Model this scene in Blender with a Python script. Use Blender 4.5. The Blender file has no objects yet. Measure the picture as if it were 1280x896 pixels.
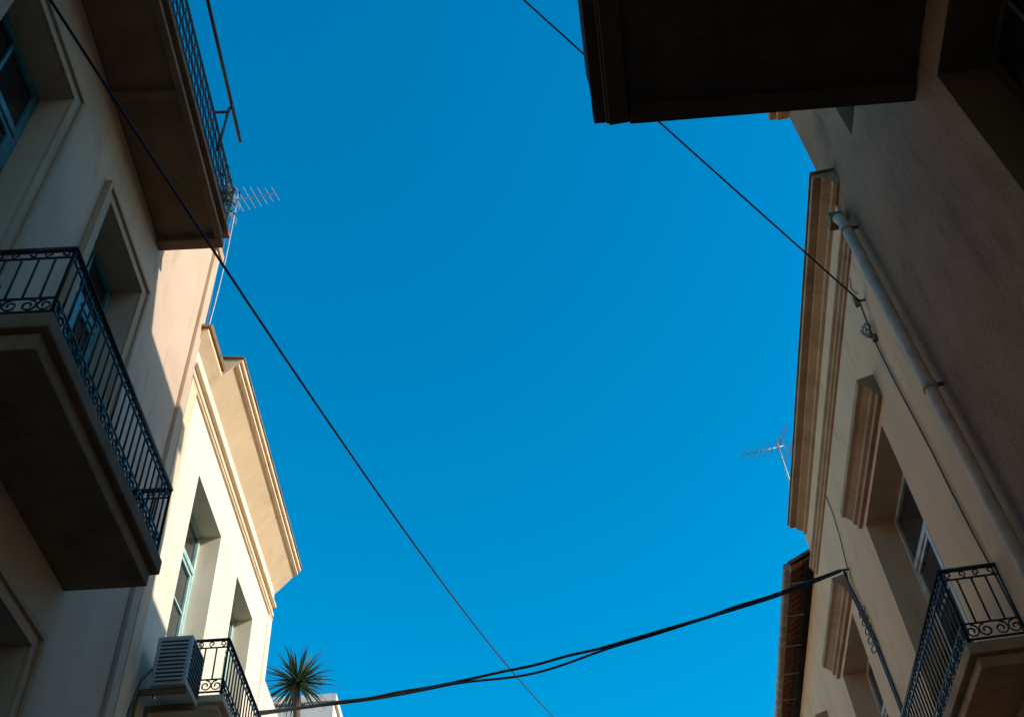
import bpy, bmesh, math, random
from mathutils import Vector, Matrix
random.seed(7)
sc=bpy.context.scene
# ---------------------------------------------------------------- materials
def newmat(name):
    m=bpy.data.materials.new(name); m.use_nodes=True
    nt=m.node_tree; b=nt.nodes['Principled BSDF']
    return m,nt,b
def N(nt,t,**k):
    n=nt.nodes.new(t)
    for a,v in k.items(): setattr(n,a,v)
    return n
def stucco(name,col,var=0.18,bump=0.25,fine=60.,stain=0.15,rough=.9,spk=0.0,scale=.9,grime=.0):
    m,nt,b=newmat(name); L=nt.links
    tc=N(nt,'ShaderNodeTexCoord')
    n1=N(nt,'ShaderNodeTexNoise'); n1.inputs['Scale'].default_value=scale; n1.inputs['Detail'].default_value=5; n1.inputs['Roughness'].default_value=.6
    mp=N(nt,'ShaderNodeMapping'); mp.inputs['Scale'].default_value=(1.3,1.3,.7)
    L.new(tc.outputs['Object'],mp.inputs['Vector']); L.new(mp.outputs['Vector'],n1.inputs['Vector'])
    r1=N(nt,'ShaderNodeValToRGB'); r1.color_ramp.elements[0].position=.28; r1.color_ramp.elements[1].position=.72
    k=var+stain*.5
    d=[col[0]*(1-k),col[1]*(1-k*1.06),col[2]*(1-k*1.12)]; l=[min(1,c*(1+var*.4)) for c in col]
    r1.color_ramp.elements[0].color=(*d,1); r1.color_ramp.elements[1].color=(*l,1)
    L.new(n1.outputs['Fac'],r1.inputs['Fac'])
    n3=N(nt,'ShaderNodeTexNoise'); n3.inputs['Scale'].default_value=fine; n3.inputs['Detail'].default_value=3; n3.inputs['Roughness'].default_value=.7
    L.new(tc.outputs['Object'],n3.inputs['Vector'])
    r3=N(nt,'ShaderNodeValToRGB'); r3.color_ramp.elements[0].position=.3; r3.color_ramp.elements[1].position=.62
    r3.color_ramp.elements[0].color=(1-.08-spk,)*3+(1,); r3.color_ramp.elements[1].color=(1,1,1,1)
    L.new(n3.outputs['Fac'],r3.inputs['Fac'])
    m2=N(nt,'ShaderNodeMixRGB',blend_type='MULTIPLY'); m2.inputs['Fac'].default_value=1
    L.new(r1.outputs['Color'],m2.inputs['Color1']); L.new(r3.outputs['Color'],m2.inputs['Color2'])
    out=m2.outputs['Color']
    if grime:   # sparse weather blotches and runs
        mg=N(nt,'ShaderNodeMapping'); mg.inputs['Scale'].default_value=(3.2,3.2,.8); L.new(tc.outputs['Object'],mg.inputs['Vector'])
        n4=N(nt,'ShaderNodeTexNoise'); n4.inputs['Scale'].default_value=1.1; n4.inputs['Detail'].default_value=6; n4.inputs['Roughness'].default_value=.68; n4.inputs['Distortion'].default_value=.6
        L.new(mg.outputs['Vector'],n4.inputs['Vector'])
        r4=N(nt,'ShaderNodeValToRGB'); r4.color_ramp.elements[0].position=.53; r4.color_ramp.elements[1].position=.74
        r4.color_ramp.elements[0].color=(1,1,1,1); r4.color_ramp.elements[1].color=(1-grime,1-grime*1.1,1-grime*1.2,1)
        L.new(n4.outputs['Fac'],r4.inputs['Fac'])
        m3=N(nt,'ShaderNodeMixRGB',blend_type='MULTIPLY'); m3.inputs['Fac'].default_value=1
        L.new(out,m3.inputs['Color1']); L.new(r4.outputs['Color'],m3.inputs['Color2']); out=m3.outputs['Color']
    L.new(out,b.inputs['Base Color'])
    bp=N(nt,'ShaderNodeBump'); bp.inputs['Strength'].default_value=bump; bp.inputs['Distance'].default_value=.02
    L.new(n3.outputs['Fac'],bp.inputs['Height']); L.new(bp.outputs['Normal'],b.inputs['Normal'])
    b.inputs['Roughness'].default_value=rough
    b.inputs['Specular IOR Level'].default_value=.12
    return m
def simple(name,col,rough=.5,metal=0,var=.25,scale=12,spec=.5,bump=0.1):
    m,nt,b=newmat(name); L=nt.links
    tc=N(nt,'ShaderNodeTexCoord'); n=N(nt,'ShaderNodeTexNoise'); n.inputs['Scale'].default_value=scale; n.inputs['Detail'].default_value=3
    L.new(tc.outputs['Object'],n.inputs['Vector'])
    r=N(nt,'ShaderNodeValToRGB'); r.color_ramp.elements[0].position=.35; r.color_ramp.elements[1].position=.65
    r.color_ramp.elements[0].color=(*[c*(1-var) for c in col],1); r.color_ramp.elements[1].color=(*[min(1,c*(1+var*.4)) for c in col],1)
    L.new(n.outputs['Fac'],r.inputs['Fac']); L.new(r.outputs['Color'],b.inputs['Base Color'])
    if bump:
        bp=N(nt,'ShaderNodeBump'); bp.inputs['Strength'].default_value=bump; bp.inputs['Distance'].default_value=.01
        L.new(n.outputs['Fac'],bp.inputs['Height']); L.new(bp.outputs['Normal'],b.inputs['Normal'])
    b.inputs['Roughness'].default_value=rough; b.inputs['Metallic'].default_value=metal
    b.inputs['Specular IOR Level'].default_value=spec
    return m
M={}
M['L1']=stucco('stucco_greige',(.64,.485,.36),.10,.25,grime=.24)
M['L1t']=stucco('stucco_greige_trim',(.54,.385,.265),.10,.2,grime=.25)
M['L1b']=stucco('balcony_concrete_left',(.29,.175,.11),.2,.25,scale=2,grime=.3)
M['L2']=stucco('stucco_cream',(.86,.75,.59),.04,.12,stain=.06,grime=.12)
M['L2t']=stucco('cream_trim',(.82,.64,.43),.08,.15,grime=.2)
M['cap']=stucco('weathered_cap',(.34,.23,.14),.3,.5,stain=.4,fine=25,scale=4)
M['R1']=stucco('roughcast_brown',(.37,.205,.125),.18,.5,fine=30,stain=.25,spk=.22,scale=1.6,grime=.32)
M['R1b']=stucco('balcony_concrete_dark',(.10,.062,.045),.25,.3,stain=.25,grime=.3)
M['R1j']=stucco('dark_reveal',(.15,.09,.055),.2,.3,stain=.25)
M['R2']=stucco('stucco_peach',(.80,.475,.275),.07,.2,stain=.12,grime=.2)
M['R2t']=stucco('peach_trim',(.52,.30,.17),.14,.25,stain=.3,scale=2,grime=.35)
M['white']=stucco('whitewash',(.75,.70,.63),.08,.15,grime=.2)
M['iron']=simple('wrought_iron_black',(.02,.021,.024),.45,.3,.4,20)
M['iron2']=simple('wrought_iron_weathered',(.05,.055,.06),.5,.4,.4,20)
M['teal']=simple('teal_paint',(.07,.32,.40),.45,0,.3,9)
M['pale']=simple('pale_blue_paint',(.40,.60,.58),.45,0,.2,9)
M['wht']=simple('white_frame_paint',(.58,.49,.40),.5,0,.25,9)
M['glass']=simple('window_glass',(.015,.02,.025),.06,0,.3,1.2,spec=.8,bump=.015)
M['dark']=simple('interior_dark',(.02,.018,.016),.9,0,.2,3)
M['wood']=simple('dark_wood',(.09,.055,.035),.8,0,.4,10)
M['pipe']=simple('painted_pipe',(.56,.34,.21),.5,0,.25,5)
M['zinc']=simple('zinc_gutter',(.36,.27,.20),.5,.2,.4,6)
M['cable']=simple('cable_rubber',(.012,.012,.013),.6,0,.2,30)
M['cableg']=simple('cable_grey',(.12,.10,.085),.6,0,.3,30)
M['alu']=simple('antenna_aluminium',(.45,.45,.45),.4,.5,.3,30)
M['tile']=stucco('terracotta_tile',(.27,.125,.075),.35,.5,fine=20,stain=.4,scale=5)
M['ac']=simple('ac_white_metal',(.55,.55,.53),.45,0,.15,5)
M['acd']=simple('ac_grille',(.06,.06,.062),.5,0,.2,5)
M['leaf']=simple('yucca_leaf',(.075,.12,.04),.5,0,.55,6)
M['leaf2']=simple('potted_leaf',(.05,.11,.03),.6,0,.5,25)
M['bark']=simple('trunk_bark',(.12,.085,.055),.9,0,.4,25,bump=.6)
M['asphalt']=stucco('asphalt',(.05,.05,.052),.2,.5,fine=90)
M['pave']=stucco('pavement_concrete',(.25,.24,.22),.2,.3,fine=40)
# ---------------------------------------------------------------- builder
AL=math.radians(3); AR=math.radians(-5)
def empty(name,rot):
    e=bpy.data.objects.new(name,None); bpy.context.collection.objects.link(e)
    e.rotation_euler=(0,0,rot); e.empty_display_size=.3; return e
class B:
    def __init__(s,sg=1,D=0): s.v=[];s.f=[];s.m=[];s.sm=[];s.mats=[];s.sg=sg;s.D=D
    def mi(s,k):
        if k not in s.mats: s.mats.append(k)
        return s.mats.index(k)
    def P(s,d,t,h):
        return (s.sg*(s.D+d),t,h) if s.D else (d,t,h)
    def box(s,d0,d1,t0,t1,h0,h1,k):
        i=len(s.v)
        for d,t,h in ((d0,t0,h0),(d1,t0,h0),(d1,t1,h0),(d0,t1,h0),(d0,t0,h1),(d1,t0,h1),(d1,t1,h1),(d0,t1,h1)): s.v.append(s.P(d,t,h))
        for q in ((0,3,2,1),(4,5,6,7),(0,1,5,4),(1,2,6,5),(2,3,7,6),(3,0,4,7)):
            s.f.append([i+a for a in q]); s.m.append(s.mi(k)); s.sm.append(False)
    def prism(s,prof,t0,t1,k):
        i=len(s.v); n=len(prof)
        for t in (t0,t1):
            for d,h in prof: s.v.append(s.P(d,t,h))
        s.f.append([i+a for a in range(n)]); s.f.append([i+n+a for a in range(n)][::-1])
        for a in range(n):
            b=(a+1)%n; s.f.append([i+a,i+b,i+n+b,i+n+a])
        s.m+= [s.mi(k)]*(n+2); s.sm+=[False]*(n+2)
    def prismd(s,prof,d0,d1,k):
        i=len(s.v); n=len(prof)
        for d in (d0,d1):
            for t,h in prof: s.v.append(s.P(d,t,h))
        s.f.append([i+a for a in range(n)]); s.f.append([i+n+a for a in range(n)][::-1])
        for a in range(n):
            b=(a+1)%n; s.f.append([i+a,i+b,i+n+b,i+n+a])
        s.m+= [s.mi(k)]*(n+2); s.sm+=[False]*(n+2)
    def tube(s,pts,r,k,n=6,cap=True):
        ps=[Vector(s.P(*p)) for p in pts]
        rr=r if isinstance(r,(list,tuple)) else [r]*len(ps)
        i0=len(s.v); prev=None
        for j,p in enumerate(ps):
            a=ps[max(0,j-1)]; c=ps[min(len(ps)-1,j+1)]; t=(c-a)
            if t.length<1e-9: t=Vector((0,0,1))
            t.normalize()
            if prev is None: u=t.orthogonal().normalized()
            else:
                u=(prev-t*prev.dot(t))
                u=u.normalized() if u.length>1e-6 else t.orthogonal().normalized()
            prev=u; w=t.cross(u)
            for q in range(n):
                an=2*math.pi*q/n; s.v.append(tuple(p+(u*math.cos(an)+w*math.sin(an))*rr[j]))
        for j in range(len(ps)-1):
            for q in range(n):
                q2=(q+1)%n
                s.f.append([i0+j*n+q,i0+j*n+q2,i0+(j+1)*n+q2,i0+(j+1)*n+q]); s.m.append(s.mi(k)); s.sm.append(n>4)
        if cap:
            s.f.append([i0+q for q in range(n)][::-1]); s.f.append([i0+(len(ps)-1)*n+q for q in range(n)])
            s.m+=[s.mi(k)]*2; s.sm+=[False]*2
    def obj(s,name,parent=None,rot=0,bevel=0):
        me=bpy.data.meshes.new(name); me.from_pydata(s.v,[],s.f)
        for k in s.mats: me.materials.append(M[k])
        for p,mi,sm in zip(me.polygons,s.m,s.sm): p.material_index=mi; p.use_smooth=sm
        bm=bmesh.new(); bm.from_mesh(me); bmesh.ops.recalc_face_normals(bm,faces=bm.faces); bm.to_mesh(me); bm.free()
        o=bpy.data.objects.new(name,me); bpy.context.collection.objects.link(o)
        if parent: o.parent=parent
        else: o.rotation_euler=(0,0,rot)
        if bevel:
            b=o.modifiers.new('bevel','BEVEL'); b.width=bevel; b.segments=2; b.limit_method='ANGLE'; b.angle_limit=.6
        return o
def wall(b,t0,t1,h0,h1,ops,th,k):
    xs=sorted({t0,t1,*[o[0] for o in ops],*[o[1] for o in ops]})
    for a,c in zip(xs,xs[1:]):
        cur=h0
        for o in sorted([o for o in ops if o[0]<=a+1e-6 and o[1]>=c-1e-6],key=lambda o:o[2]):
            if o[2]>cur+1e-4: b.box(0,th,a,c,cur,o[2],k)
            cur=o[3]
        if cur<h1-1e-4: b.box(0,th,a,c,cur,h1,k)
def window(b,o,dep,fk,surr=0,sk=None,transom=.62,rows=2,proj=.035):
    t0,t1,h0,h1=o; fw=.07
    d0,d1=dep,dep+.06
    b.box(d0,d1,t0,t0+fw,h0,h1,fk); b.box(d0,d1,t1-fw,t1,h0,h1,fk)
    b.box(d0+.002,d1,t0+fw,t1-fw,h1-fw,h1,fk); b.box(d0+.002,d1,t0+fw,t1-fw,h0,h0+fw,fk)
    ht=h1-transom
    b.box(d0-.01,d1,t0+fw,t1-fw,ht-.04,ht+.04,fk)
    mid=(t0+t1)/2
    b.box(d0-.015,d1,mid-.045,mid+.045,h0+fw,ht-.04,fk)
    b.box(d0+.01,d1,mid-.02,mid+.02,ht+.04,h1-fw,fk)
    for (a,c) in ((t0+fw,mid-.045),(mid+.045,t1-fw)):
        b.box(d0+.008,d1,a,a+.055,h0+fw,ht-.04,fk); b.box(d0+.008,d1,c-.055,c,h0+fw,ht-.04,fk)
        b.box(d0+.01,d1,a+.055,c-.055,ht-.09,ht-.04,fk)
        hh=h0+fw; kick=.55 if (h1-h0)>2.4 else .06
        b.box(d0+.01,d1,a+.055,c-.055,hh,hh+kick,fk)
        for r in range(1,rows+1):
            z=hh+kick+(ht-.09-hh-kick)*r/(rows+1)
            b.box(d0+.015,d1,a+.055,c-.055,z-.014,z+.014,fk)
    b.box(d0+.035,d0+.045,t0+fw,t1-fw,h0+fw,h1-fw,'glass')
    if surr:
        p=-proj
        b.box(p,0.,t0-surr,t0-.0,h0,h1,sk); b.box(p,0.,t1,t1+surr,h0,h1,sk); b.box(p,0.,t0-surr,t1+surr,h1,h1+surr,sk)
        q=-proj-.03; w=.05
        b.box(q,p,t0-surr,t0-surr+w,h0,h1+surr-w,sk); b.box(q,p,t1+surr-w,t1+surr,h0,h1+surr-w,sk); b.box(q,p,t0-surr,t1+surr,h1+surr-w,h1+surr,sk)
def spiral(c,h,r,a0,dirn,turns=1.35,n=14):
    return [(c+dirn*r*(1-.75*i/(n-1))*math.cos(a0+turns*2*math.pi*i/(n-1)), h+r*(1-.75*i/(n-1))*math.sin(a0+turns*2*math.pi*i/(n-1))) for i in range(n)]
def railing(b,path,h0,h1,k,style='band',sp=.115,top=.018):
    for (p,q) in zip(path,path[1:]):
        P=Vector(p);Q=Vector(q);Ln=(Q-P).length; u=(Q-P)/Ln
        def W(t,h):
            a=P+u*t; return (a.x,a.y,h)
        b.tube([W(-.01,h1),W(Ln+.01,h1)],top,k,8)
        b.tube([W(0,h0+.05),W(Ln,h0+.05)],.011,k,4)
        n=max(2,round(Ln/sp)); w=Ln/n
        for i in (0,n): b.tube([W(i*w,h0),W(i*w,h1)],.014,k,6)
        if style=='band':
            lo=h0+.19; hi=h1-.09
            b.tube([W(0,lo),W(Ln,lo)],.009,k,4); b.tube([W(0,hi),W(Ln,hi)],.009,k,4)
            for i in range(1,n): b.tube([W(i*w,lo),W(i*w,hi)],.0095,k,5)
            m=max(1,round(Ln/.2)); cw=Ln/m
            for i in range(m):
                c=(i+.5)*cw
                for d in (-1,1):
                    s=spiral(c+d*cw*.24,(h0+.05+lo)/2,.062,math.pi/2,d)
                    b.tube([W(*q2) for q2 in s],.0085,k,4)
                    s=spiral(c+d*cw*.24,(h1+hi)/2,.034,-math.pi/2,d,1.1,12)
                    b.tube([W(*q2) for q2 in s],.0075,k,4)
        else:
            for i in range(1,n): b.tube([W(i*w,h0+.05),W(i*w,h1)],.008,k,5)
            hh=(h1-h0-.05)/4
            for i in range(n):
                for r in range(4):
                    c=(i+.5)*w; z=h0+.05+(r+.5)*hh
                    rad=min(w,hh)*.46
                    b.tube([W(c+rad*math.cos(a*math.pi/5),z+rad*math.sin(a*math.pi/5)) for a in range(11)],.007,k,4)
            for r in (1,2,3):
                b.tube([W(0,h0+.05+r*hh),W(Ln,h0+.05+r*hh)],.007,k,4)
# ================================================================ LEFT NEAR BUILDING
L1=empty('stucco_apartment_building',AL); D=3.5
ops=[]
for (a,c) in ((-3.5,-2.4),(-1.1,.03),(1.16,2.29),(3.41,4.54),(5.66,6.80)):
    ops+= [(a,c,2.9,5.81),(a,c,6.80 if a>5 else 7.5,9.96),(a,c,.3 if a==1.16 else .9,2.5)]
b=B(-1,D); wall(b,-6,8.68,0,12.8,ops,.6,'L1'); b.obj('walls',L1)
b=B(-1,D); b.box(.6,9,-6,8.68,0,12.75,'dark'); b.obj('building_core',L1)
b=B(-1,D)
for o in ops: window(b,o,.27,'teal',.155,'L1t',transom=.7)
b.obj('windows',L1,bevel=.004)
b=B(-1,D)
b.box(-.05,0,8.44,8.62,0,12.8,'L1'); b.box(-.08,.5,-6,8.68,12.8,12.93,'L1t')
b.box(-.04,0,-6,8.44,.0,.75,'L1t')
b.obj('pilaster_and_coping',L1,bevel=.01)
b=B(-1,D)
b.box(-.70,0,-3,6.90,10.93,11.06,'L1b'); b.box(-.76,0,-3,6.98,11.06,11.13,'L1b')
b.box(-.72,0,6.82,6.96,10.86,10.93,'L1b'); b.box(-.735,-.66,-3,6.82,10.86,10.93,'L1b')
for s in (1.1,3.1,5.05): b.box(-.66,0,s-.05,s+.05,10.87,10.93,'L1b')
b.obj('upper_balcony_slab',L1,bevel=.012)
b=B(-1,D); railing(b,[(-.70,-2.9),(-.70,6.92),(0,6.92)],11.13,11.90,'iron2','lattice',.13); b.obj('upper_balcony_railing',L1)
b=B(-1,D)
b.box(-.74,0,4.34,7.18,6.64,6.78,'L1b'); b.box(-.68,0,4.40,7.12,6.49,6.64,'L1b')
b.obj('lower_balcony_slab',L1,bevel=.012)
b=B(-1,D); railing(b,[(0,4.38),(-.70,4.38),(-.70,7.1),(0,7.1)],6.78,7.50,'iron','band',.115,.022); b.obj('lower_balcony_railing',L1)
b=B(-1,D)
b.tube([(-.80,2.8,12.38),(-.80,6.52,12.38)],.022,'iron2',8); b.tube([(-.78,6.02,11.4),(-.78,6.02,12.30)],.018,'iron2',8)
b.tube([(-.60,6.02,12.22),(-.80,6.02,12.22)],.018,'iron2',8); b.tube([(-.78,3.2,11.4),(-.78,3.2,12.38)],.018,'iron2',8)
b.tube([(-.80,6.02,12.3),(-.80,6.02,12.38)],.018,'iron2',8)
b.obj('awning_frame',None,AL)
b=B(-1,D)
for i in range(70):
    t=6.62+random.gauss(0,.12); d=-.72+random.gauss(0,.05); h=11.45+random.gauss(0,.13)
    a=random.uniform(0,6.28); r=.05
    b.tube([(d,t,h),(d+r*math.cos(a)*.5,t+r*math.sin(a),h+random.uniform(-.03,.05))],[.014,.003],'leaf2',4)
b.box(-.66,-.46,6.5,6.72,11.13,11.33,'tile'); b.tube([(-.56,6.6,11.33),(-.62,6.62,11.6)],.01,'leaf2',5)
b.obj('potted_plant',None,AL)
# ================================================================ LEFT FAR BUILDING
L2=empty('cream_townhouse',AL)
ops=[(9.66,10.95,6.9,9.84),(11.95,13.08,6.9,9.90),(9.66,10.95,2.6,5.6),(11.95,13.08,.2,3.2)]
b=B(-1,D); wall(b,8.685,14.2,0,11.35,ops,.6,'L2'); b.obj('walls',L2)
b=B(-1,D); b.box(.6,8,8.69,14.2,0,11.3,'L2'); b.obj('building_core',L2)
b=B(-1,D)
for o in ops: window(b,o,.26,'pale',transom=.6)
b.obj('windows',L2,bevel=.004)
b=B(-1,D)
b.box(-.03,0,8.69,8.93,0,10.55,'L2t')
b.box(-.035,0,8.69,14.2,10.62,10.68,'L2t'); b.box(-.055,0,8.69,14.22,10.80,10.85,'L2t'); b.box(-.03,0,8.69,14.2,10.55,10.585,'L2t')
b.box(-.02,0,13.98,14.2,0,10.55,'L2')
b.obj('string_courses',L2,bevel=.008)
b=B(-1,D)
b.prism([(.5,11.15),(0,11.10),(-.29,11.44),(-.34,11.44),(-.34,11.50),(-.38,11.50),(-.38,11.57),(.5,11.66)],9.36,14.26,'L2t')
b.prism([(.5,11.66),(-.40,11.571),(-.40,11.60),(.5,11.70)],9.34,14.28,'cap')
b.prism([(.5,11.1),(0,11.10),(-.14,11.25),(-.14,11.31),(.5,11.36)],8.55,9.355,'L2t')
b.prism([(.5,11.362),(-.17,11.312),(-.19,11.36),(.5,11.42)],8.52,9.33,'cap')
b.obj('cornice',L2,bevel=.006)
b=B(-1,D)
b.box(-.74,0,9.60,13.4,6.76,6.84,'L2t'); b.box(-.68,0,9.66,13.3,6.71,6.76,'L2t'); b.obj('balcony_slab',L2,bevel=.01)
b=B(-1,D); railing(b,[(0,9.64),(-.70,9.64),(-.70,13.3),(0,13.3)],6.84,7.49,'iron','band',.12,.018); b.obj('balcony_railing',L2)
b=B(-1,D)
z=-.23; e=.07
b.box(-.49,-.14,9.02+e,9.52+e,6.93+z,7.46+z,'ac')
for i in range(11): b.box(-.46,-.18,9.0+e,9.02+e,6.97+z+i*.043,6.99+z+i*.043,'ac')
b.box(-.455,-.185,9.012+e,9.019+e,6.96+z,7.43+z,'acd')
for i in range(9): b.box(-.505,-.49,9.06+e,9.48+e,7.0+z+i*.05,7.022+z+i*.05,'acd')
b.box(-.49,0,9.08+e,9.12+e,6.87+z,6.93+z,'cap'); b.box(-.49,0,9.42+e,9.46+e,6.87+z,6.93+z,'cap'); b.box(-.03,0,9.08+e,9.12+e,6.6+z,6.87+z,'cap'); b.box(-.03,0,9.42+e,9.46+e,6.6+z,6.87+z,'cap')
b.tube([(-.16,9.05,6.85),(-.08,9.02,6.72),(-.045,8.98,6.4),(-.045,8.95,5.6)],.016,'cableg',6)
b.obj('air_conditioner',None,AL,bevel=.006)
# terrace + distant building
T=empty('rooftop_terrace_house',AL)
to=[(15.2,16.3,6.6,9.0),(17.4,18.5,6.6,9.0),(15.2,16.3,2.4,5),(17.4,18.5,.2,3)]
b=B(-1,3.6); wall(b,14.25,20.3,0,9.8,to,.6,'white'); b.box(.6,8,14.25,20.3,0,9.4,'white'); b.obj('walls',T)
b=B(-1,3.6)
for o in to: window(b,o,.25,'pale')
b.obj('windows',T)
W3=empty('distant_white_building',AL)
b=B(-1,3.45); ops3=[(21.5,22.6,9,11.3),(24,25.1,9,11.3),(26.5,27.6,9,11.3),(21.5,22.6,5,7.4),(24,25.1,5,7.4)]
wall(b,20.35,30,0,12.35,ops3,.6,'white'); b.box(.6,9,20.35,30,0,12.3,'white'); b.box(-.06,9.1,20.3,30,12.36,12.52,'white'); b.obj('walls',W3)
b=B(-1,3.45)
for o in ops3: window(b,o,.25,'pale')
b.obj('windows',W3)
# yucca
b=B()
cx,cy,cz=-4.5,16.97,11.10
b.tube([(cx+.1,cy,9.9),(cx+.06,cy,10.3),(cx+.02,cy,10.8),(cx,cy,cz)],[.09,.07,.06,.05],'bark',8)
for i in range(230):
    a=random.uniform(0,2*math.pi); e=math.asin(random.uniform(-.5,.98)); Ln=random.uniform(.45,.86)
    dx,dy,dz=math.cos(a)*math.cos(e),math.sin(a)*math.cos(e),math.sin(e)
    side=Vector((-dy,dx,random.uniform(-.5,.5))).normalized()
    i0=len(b.v); n=5; drop=random.uniform(.03,.24)
    for j in range(n):
        t=j/(n-1); p=Vector((cx,cy,cz))+Vector((dx,dy,dz))*(.03+Ln*t)+Vector((0,0,-drop*t*t*math.cos(e)))
        w=.022*(1-t)**.7+.0015
        b.v.append(tuple(p+side*w)); b.v.append(tuple(p-side*w))
    for j in range(n-1):
        b.f.append([i0+2*j,i0+2*j+1,i0+2*j+3,i0+2*j+2]); b.m.append(b.mi('leaf')); b.sm.append(False)
b.tube([(cx+.1,cy,9.4),(cx+.1,cy,9.95)],[.2,.27],'tile',14)
b.obj('yucca_plant')
# ================================================================ RIGHT NEAR BUILDING
R1=empty('roughcast_apartment_building',AR); D=3.3
ops=[(a,a+1.2,h0,h1) for a in (-4.5,-1.1,3.42) for (h0,h1) in ((5.5,8.94),(1.0,4.0))]+[(5.85,6.33,10.77,11.6)]
ops+=[(3.42,4.62,9.56,12.3)]
b=B(1,D); wall(b,-6,7.52,0,13.3,ops,.6,'R1'); b.obj('walls',R1)
b=B(1,D); b.box(.6,9,-6,7.52,0,13.25,'R1j'); b.prismd([(-6,13.3),(6.26,13.3),(5.2,16.3),(-6,16.3)],.1,8,'R1'); b.obj('building_core_and_shadow_block',R1)  # upper sloped block is unseen, added to shape the shadow on the left wall
b=B(1,D)
for o in ops:
    if o[1]-o[0]>.6: window(b,o,.42,'wood')
b.box(.3,.35,5.85,6.33,10.77,11.6,'dark')
b.obj('windows',R1,bevel=.004)
b=B(1,D)
for o in ops:
    if o[1]-o[0]>.6:
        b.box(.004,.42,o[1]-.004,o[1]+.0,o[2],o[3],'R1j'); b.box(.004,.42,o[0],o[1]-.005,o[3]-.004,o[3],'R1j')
b.box(-.22,.4,-6,7.62,13.3,13.42,'R2t'); b.box(-.14,0,-6,7.57,13.2,13.3,'R2t')
b.obj('cornice_and_linings',R1)
b=B(1,D)
def slab(d0,s0,s1,h0,h1,k):
    i=len(b.v)
    for h in (h0,h1):
        for (d,s) in ((d0,s0),(0,s0),(0,s1),(d0,s1+d0*.10)): b.v.append(b.P(d,s,h))
    for q in ((0,3,2,1),(4,5,6,7),(0,1,5,4),(1,2,6,5),(2,3,7,6),(3,0,4,7)):
        b.f.append([i+a for a in q]); b.m.append(b.mi(k)); b.sm.append(False)
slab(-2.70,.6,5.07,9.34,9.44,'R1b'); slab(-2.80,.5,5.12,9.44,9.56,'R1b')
def bar(p,q,w,h0,h1):
    P=Vector(p);Q=Vector(q);u=(Q-P).normalized();n=Vector((-u.y,u.x))*w
    i=len(b.v)
    for h in (h0,h1):
        for a in (P,Q,Q+n,P+n): b.v.append(b.P(a.x,a.y,h))
    for qd in ((0,3,2,1),(4,5,6,7),(0,1,5,4),(1,2,6,5),(2,3,7,6),(3,0,4,7)):
        b.f.append([i+a for a in qd]); b.m.append(b.mi('R1b')); b.sm.append(False)
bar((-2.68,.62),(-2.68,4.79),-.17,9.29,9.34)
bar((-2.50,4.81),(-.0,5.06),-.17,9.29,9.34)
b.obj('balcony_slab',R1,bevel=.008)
b=B(1,D); railing(b,[(-2.76,.6),(-2.76,4.8),(0,5.06)],9.56,10.25,'iron','lattice',.13); b.obj('balcony_railing',R1)
# ================================================================ RIGHT FAR BUILDING
R2=empty('neoclassical_house',AR); D=3.27
ops=[(8.9,10.8,5.6,8.9),(12.85,14.62,5.6,8.9),(16.9,18.4,5.6,8.9),(8.9,10.6,1.2,4),(12.85,14.6,.2,4),(16.9,18.4,1.2,4),(20.3,21.8,5.6,8.9)]
b=B(1,D); wall(b,7.40,24,0,10.5,ops,.6,'R2'); b.box(0,.4,7.40,14.1,10.5,11.06,'R2'); b.obj('walls',R2)
b=B(1,D); b.box(.6,8,7.53,24,0,10.45,'R2'); b.obj('building_core',R2)
b=B(1,D)
for o in ops: window(b,o,.34,'wht',transom=.75)
b.obj('windows',R2,bevel=.004)
b=B(1,D)
b.prism([(0,11.0),(-.04,11.02),(-.04,11.08),(-.13,11.13),(-.13,11.17),(-.23,11.17),(-.23,11.24),(.6,11.3),(.6,11.0)],7.10,13.95,'R2t')
b.prism([(.6,11.302),(-.25,11.242),(-.25,11.265),(.6,11.33)],7.07,13.97,'cap')
b.prism([(0,10.34),(-.03,10.35),(-.03,10.39),(-.06,10.41),(-.06,10.46),(-.09,10.48),(-.09,10.52),(0,10.55)],7.40,14.1,'R2t')
b.obj('cornice',R2,bevel=.005)
b=B(1,D)
for (a,c) in ((8.52,10.98),(12.5,14.88),(16.6,18.7),(20,22.1)):
    b.prism([(0,8.98),(-.05,8.98),(-.05,9.04),(-.09,9.06),(-.09,9.11),(-.15,9.17),(-.20,9.19),(-.20,9.27),(0,9.32)],a,c,'R2t')
b.obj('window_hoods',R2,bevel=.005)
b=B(1,D)
b.box(-.52,0,7.74,11.4,5.50,5.60,'R2t'); b.box(-.46,0,7.80,11.3,5.40,5.50,'R2t')
b.obj('balcony_slab',R2,bevel=.01)
b=B(1,D); railing(b,[(0,7.8),(-.47,7.8),(-.47,11.3),(0,11.3)],5.60,6.30,'iron','band',.105,.02); b.obj('balcony_railing',R2)
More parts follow.
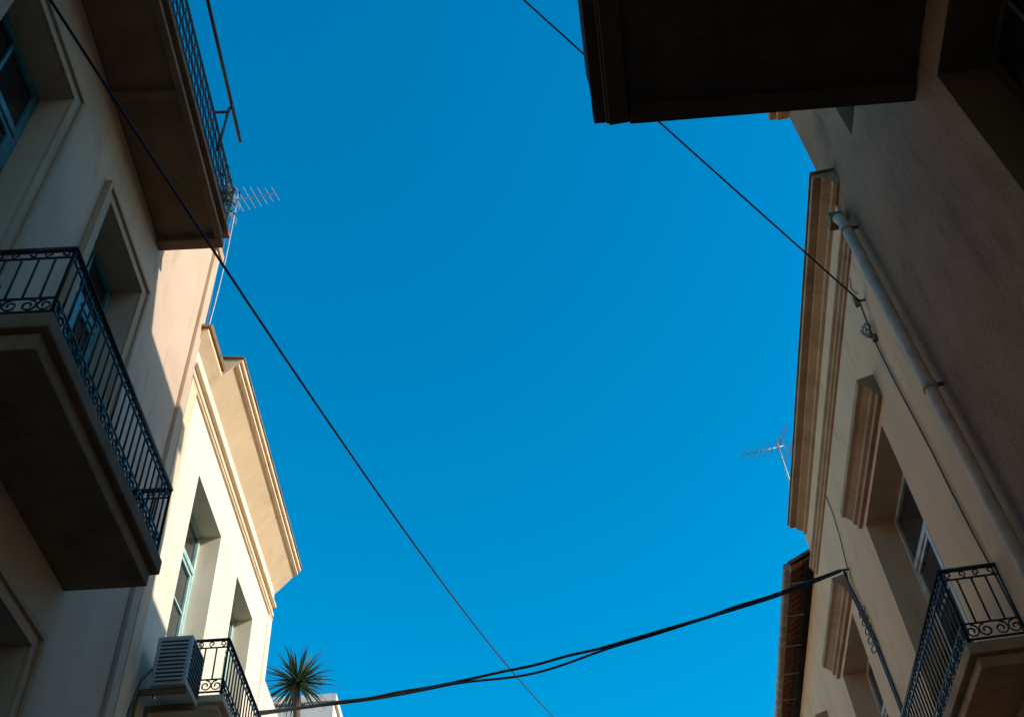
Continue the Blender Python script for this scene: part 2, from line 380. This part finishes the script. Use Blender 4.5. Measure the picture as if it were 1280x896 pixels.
# tiled eave
b=B(1,D)
b.prism([(-.12,10.66),(-.12,10.68),(3.2,12.2),(3.2,12.15)],14.15,24,'wood')
for i in range(49):
    s=14.2+i*.2
    pts=8
    i0=len(b.v)
    o1=random.uniform(-.02,.02)
    for (d,h) in ((-.40+o1,10.61),(3.2,12.28)):
        for q in range(pts):
            an=math.pi*q/(pts-1); b.v.append(b.P(d,s+.095*math.cos(an),h+.095*math.sin(an)))
    for q in range(pts-1):
        b.f.append([i0+q,i0+q+1,i0+pts+q+1,i0+pts+q]); b.m.append(b.mi('tile')); b.sm.append(True)
    i0=len(b.v)
    for (d,h) in ((-.37-o1,10.60),(3.2,12.26)):
        for q in range(5):
            an=math.pi+math.pi*q/4
            b.v.append(b.P(d,s+.1+.075*math.cos(an),h+.065*math.sin(an)+.02))
    for q in range(4):
        b.f.append([i0+q,i0+q+1,i0+6+q,i0+5+q]); b.m.append(b.mi('tile')); b.sm.append(True)
b.prism([(2.9,12.15),(2.9,10.5),(3.2,10.5),(3.2,12.2)],14.15,24,'R2')
b.prism([(0,10.5),(3,10.5),(3,11.9),(0,10.62)],14.15,14.25,'R2')
b.tube([(-.42,14.12,10.58),(-.42,24,10.52)],.065,'zinc',10)
for i in range(10): b.box(-.43,-.1,14.5+i,14.52+i,10.50,10.51,'zinc')
b.obj('tiled_roof',R2)
# drainpipe
b=B(1,D)
b.tube([(.1,7.36,10.68),(-.05,7.34,10.66),(-.10,7.28,10.6),(-.10,7.21,10.45),(-.10,7.19,10.2),(-.10,7.13,7.9),(-.10,7.07,5.9),(-.10,7.04,.15)],.058,'pipe',14)
for h,s in ((10.35,7.20),(7.86,7.13),(5.4,7.055),(3,7.05)):
    b.tube([(-.10,s,h),(-.10,s-.002,h-.10)],.069,'pipe',14); b.box(-.09,0.03,s-.012,s+.012,h-.06,h-.03,'iron2')
b.box(-.17,0,7.30,7.46,10.62,10.76,'cap')
b.obj('drainpipe',None,AR)
b=B(1,D)
pts=[(-.06,7.83,9.80),(-.05,7.9,9.62),(-.03,7.98,9.45)]
b.tube(pts+[(-.02,8.02-.03*i+.012*math.sin(i*1.7),9.2-i*.5) for i in range(9)],.010,'cableg',6)
for k in range(4):
    c=(7.93+.05*k,9.46+.06*k); r=.08+.03*k
    b.tube([(-.06-.015*math.sin(a*.9+k),c[0]+r*.6*math.cos(a*.6+k*.5),c[1]-.04*k+r*math.sin(a*.6+k)) for a in range(11)],.0065,'cableg',5)
b.tube([(0,7.83,9.8),(-.12,7.83,9.8)],.014,'iron2',6); b.tube([(-.10,7.83,9.72),(-.10,7.83,9.86)],.025,'cap',8)
b.box(-.05,0,7.95,8.0,9.3,9.38,'cableg')
b.tube([(-.015,7.9,10.0),(-.015,7.95,10.05),(-.015,8.0,10.2),(-.015,7.9,10.28)],.006,'cableg',5)
b.tube([(0,12.24,9.21),(-.12,12.24,9.21)],.016,'iron2',6)
for k in range(3):
    b.tube([(-.08+.02*k,12.24+.02*k,9.2),(-.05,12.30+.05*k,9.02),(-.03,12.2+.07*k,8.6),(-.02,12.1+.06*k,8.1),(-.02,12.05+.05*k,7.3),(-.02,12.0+.05*k,6),(-.02,12+.05*k,3)],.012,'cableg' if k==1 else 'cable',6)
for j in range(5):
    z=8.5-j*.13; b.tube([(-.05-.03*math.cos(a*.7),12.16+.09*math.cos(a*.63),z+.06*math.sin(a*.63)) for a in range(11)],.008,'cableg',5)
b.tube([(-.02,12.24,9.2),(-.02,12.05,9.6),(-.02,11.98,9.95),(-.02,12.0,10.3)],.008,'cableg',5)
b.obj('facade_cables',None,AR)
# ---------------------------------------------------------------- overhead cables
def cable(name,P,Q,sag,r,k='cable',n=40,wob=0,extra=None):
    b=B(); P=Vector(P);Q=Vector(Q)
    f=lambda t:P.lerp(Q,t)+Vector((0,0,-4*sag*t*(1-t)))
    b.tube([tuple(f(i/n)+Vector((0,wob*math.sin(i*1.3),wob*math.sin(i*.9)))) for i in range(n+1)],r,k,6)
    if extra: extra(b,f)
    return b.obj(name)
cable('overhead_cable',(-3.1,-1.0,7.20),(1.4,26.6,13.62),1.05,.0105)
cable('overhead_cable',(-3.4,2.0,15.7),(3.87,7.5,9.78),.10,.011)
def ex(b,f):
    def g(t):
        o=0
        if .36<t<.66: o=.10*math.sin((t-.36)/.30*math.pi)**2
        return f(t)+Vector((0,.02*math.sin(t*25),-.028-o+.012*math.cos(t*22)))
    b.tube([tuple(g(i/60)) for i in range(61)],.017,'cable',6)
cable('overhead_cable',(4.2,11.9,9.20),(-4.15,13.65,8.83),.30,.02,n=50,wob=.006,extra=ex)
# ---------------------------------------------------------------- antennas
def antenna(name,x,y,z0,z1,boomdir,Lb,els,el,bend=0,tilt=0,zoff=-.1):
    b=B()
    b.tube([(x+bend*math.sin(i/8*math.pi),y,z0+(z1-z0)*i/8) for i in range(9)],.012,'alu',6)
    u=Vector((math.cos(boomdir),math.sin(boomdir),tilt)).normalized(); w=Vector((-u.y,u.x,0)).normalized()
    c=Vector((x,y,z1+zoff))
    a0=c-u*Lb*.15; a1=c+u*Lb*.85
    b.tube([tuple(a0),tuple(a1)],.009,'alu',5)
    for i in range(els):
        p=a0.lerp(a1,i/(els-1)); l=el*(1-.45*i/(els-1))*random.uniform(.85,1.1); k=Vector((0,0,random.uniform(-.03,.03)))
        b.tube([tuple(p-w*l-k),tuple(p+w*l+k)],.006,'alu',4)
    for s in (-1,1):
        q=a0+Vector((0,0,s*.14))
        for j in (0,.06,.12): b.tube([tuple(q-w*el*1.1+Vector((0,0,s*j))),tuple(q+w*el*1.1+Vector((0,0,s*j)))],.006,'alu',4)
    b.tube([tuple(a0-Vector((0,0,.27))),tuple(a0+Vector((0,0,.27)))],.006,'alu',4)
    b.tube([(x+.02,y,z1-.1),(x-.05,y-.02,(z0+z1)/2),(x+.01,y,z0)],.005,'alu',4)
    return b.obj(name)
antenna('tv_antenna',-4.03,8.8,11.3,14.95,math.radians(-12),.8,8,.26,bend=.04,tilt=-.22,zoff=-.15)
antenna('tv_antenna',4.52,13.7,10.9,13.05,math.radians(190),.85,8,.26,tilt=-.30)
# ---------------------------------------------------------------- ground
b=B(); b.box(-600,600,-600,600,-.3,-.004,'pave'); b.obj('ground')
b=B(); b.box(-2.3,2.3,-60,80,-.2,0.0,'asphalt'); b.obj('road')
b=B(); b.box(-3.6,-2.3,-60,80,-.2,.12,'pave'); b.box(-2.29,-2.17,-60,80,-.2,.124,'white'); b.obj('sidewalk',None,0,bevel=.01)
b=B(); b.box(2.3,3.9,-60,80,-.2,.12,'pave'); b.box(2.17,2.29,-60,80,-.2,.124,'white'); b.obj('sidewalk',None,0,bevel=.01)
# ---------------------------------------------------------------- sun & sky
tr=Vector((-7.89,1.32,-3.68)).normalized()
sd=bpy.data.lights.new('sun','SUN'); sd.energy=5.0; sd.angle=math.radians(.5); sd.color=(1,.90,.77)
so=bpy.data.objects.new('sun',sd); bpy.context.collection.objects.link(so)
so.rotation_euler=tr.to_track_quat('-Z','Y').to_euler()
w=bpy.data.worlds.new('World'); sc.world=w; w.use_nodes=True; nt=w.node_tree
bg=nt.nodes['Background']; sky=nt.nodes.new('ShaderNodeTexSky'); sky.sky_type='NISHITA'; sky.sun_disc=False
sky.sun_elevation=math.asin(-tr.z); sky.sun_rotation=math.atan2(-tr.x,-tr.y); sky.ozone_density=2.2; sky.air_density=1.2; sky.dust_density=.9
hs=nt.nodes.new('ShaderNodeHueSaturation'); hs.inputs['Saturation'].default_value=1.66; hs.inputs['Hue'].default_value=.489; hs.inputs['Value'].default_value=1.68
nt.links.new(sky.outputs[0],hs.inputs['Color']); nt.links.new(hs.outputs[0],bg.inputs['Color']); bg.inputs['Strength'].default_value=.14
# ---------------------------------------------------------------- camera
p=math.radians(46);ro=math.radians(5.2)
F=Vector((0,math.cos(p),math.sin(p)));u0=Vector((0,-math.sin(p),math.cos(p)));r0=Vector((1,0,0))
R=math.cos(ro)*r0-math.sin(ro)*u0;U=math.sin(ro)*r0+math.cos(ro)*u0
cam=bpy.data.cameras.new('camera'); cam.sensor_width=36; cam.lens=35.38; cam.clip_end=3000; cam.clip_start=.05
co=bpy.data.objects.new('camera',cam); bpy.context.collection.objects.link(co)
m=Matrix((R,U,-F)).transposed().to_4x4(); m.translation=Vector((0,0,1.6)); co.matrix_world=m
sc.camera=co
sc.view_settings.view_transform='Standard'; sc.view_settings.look='None'; sc.view_settings.exposure=0
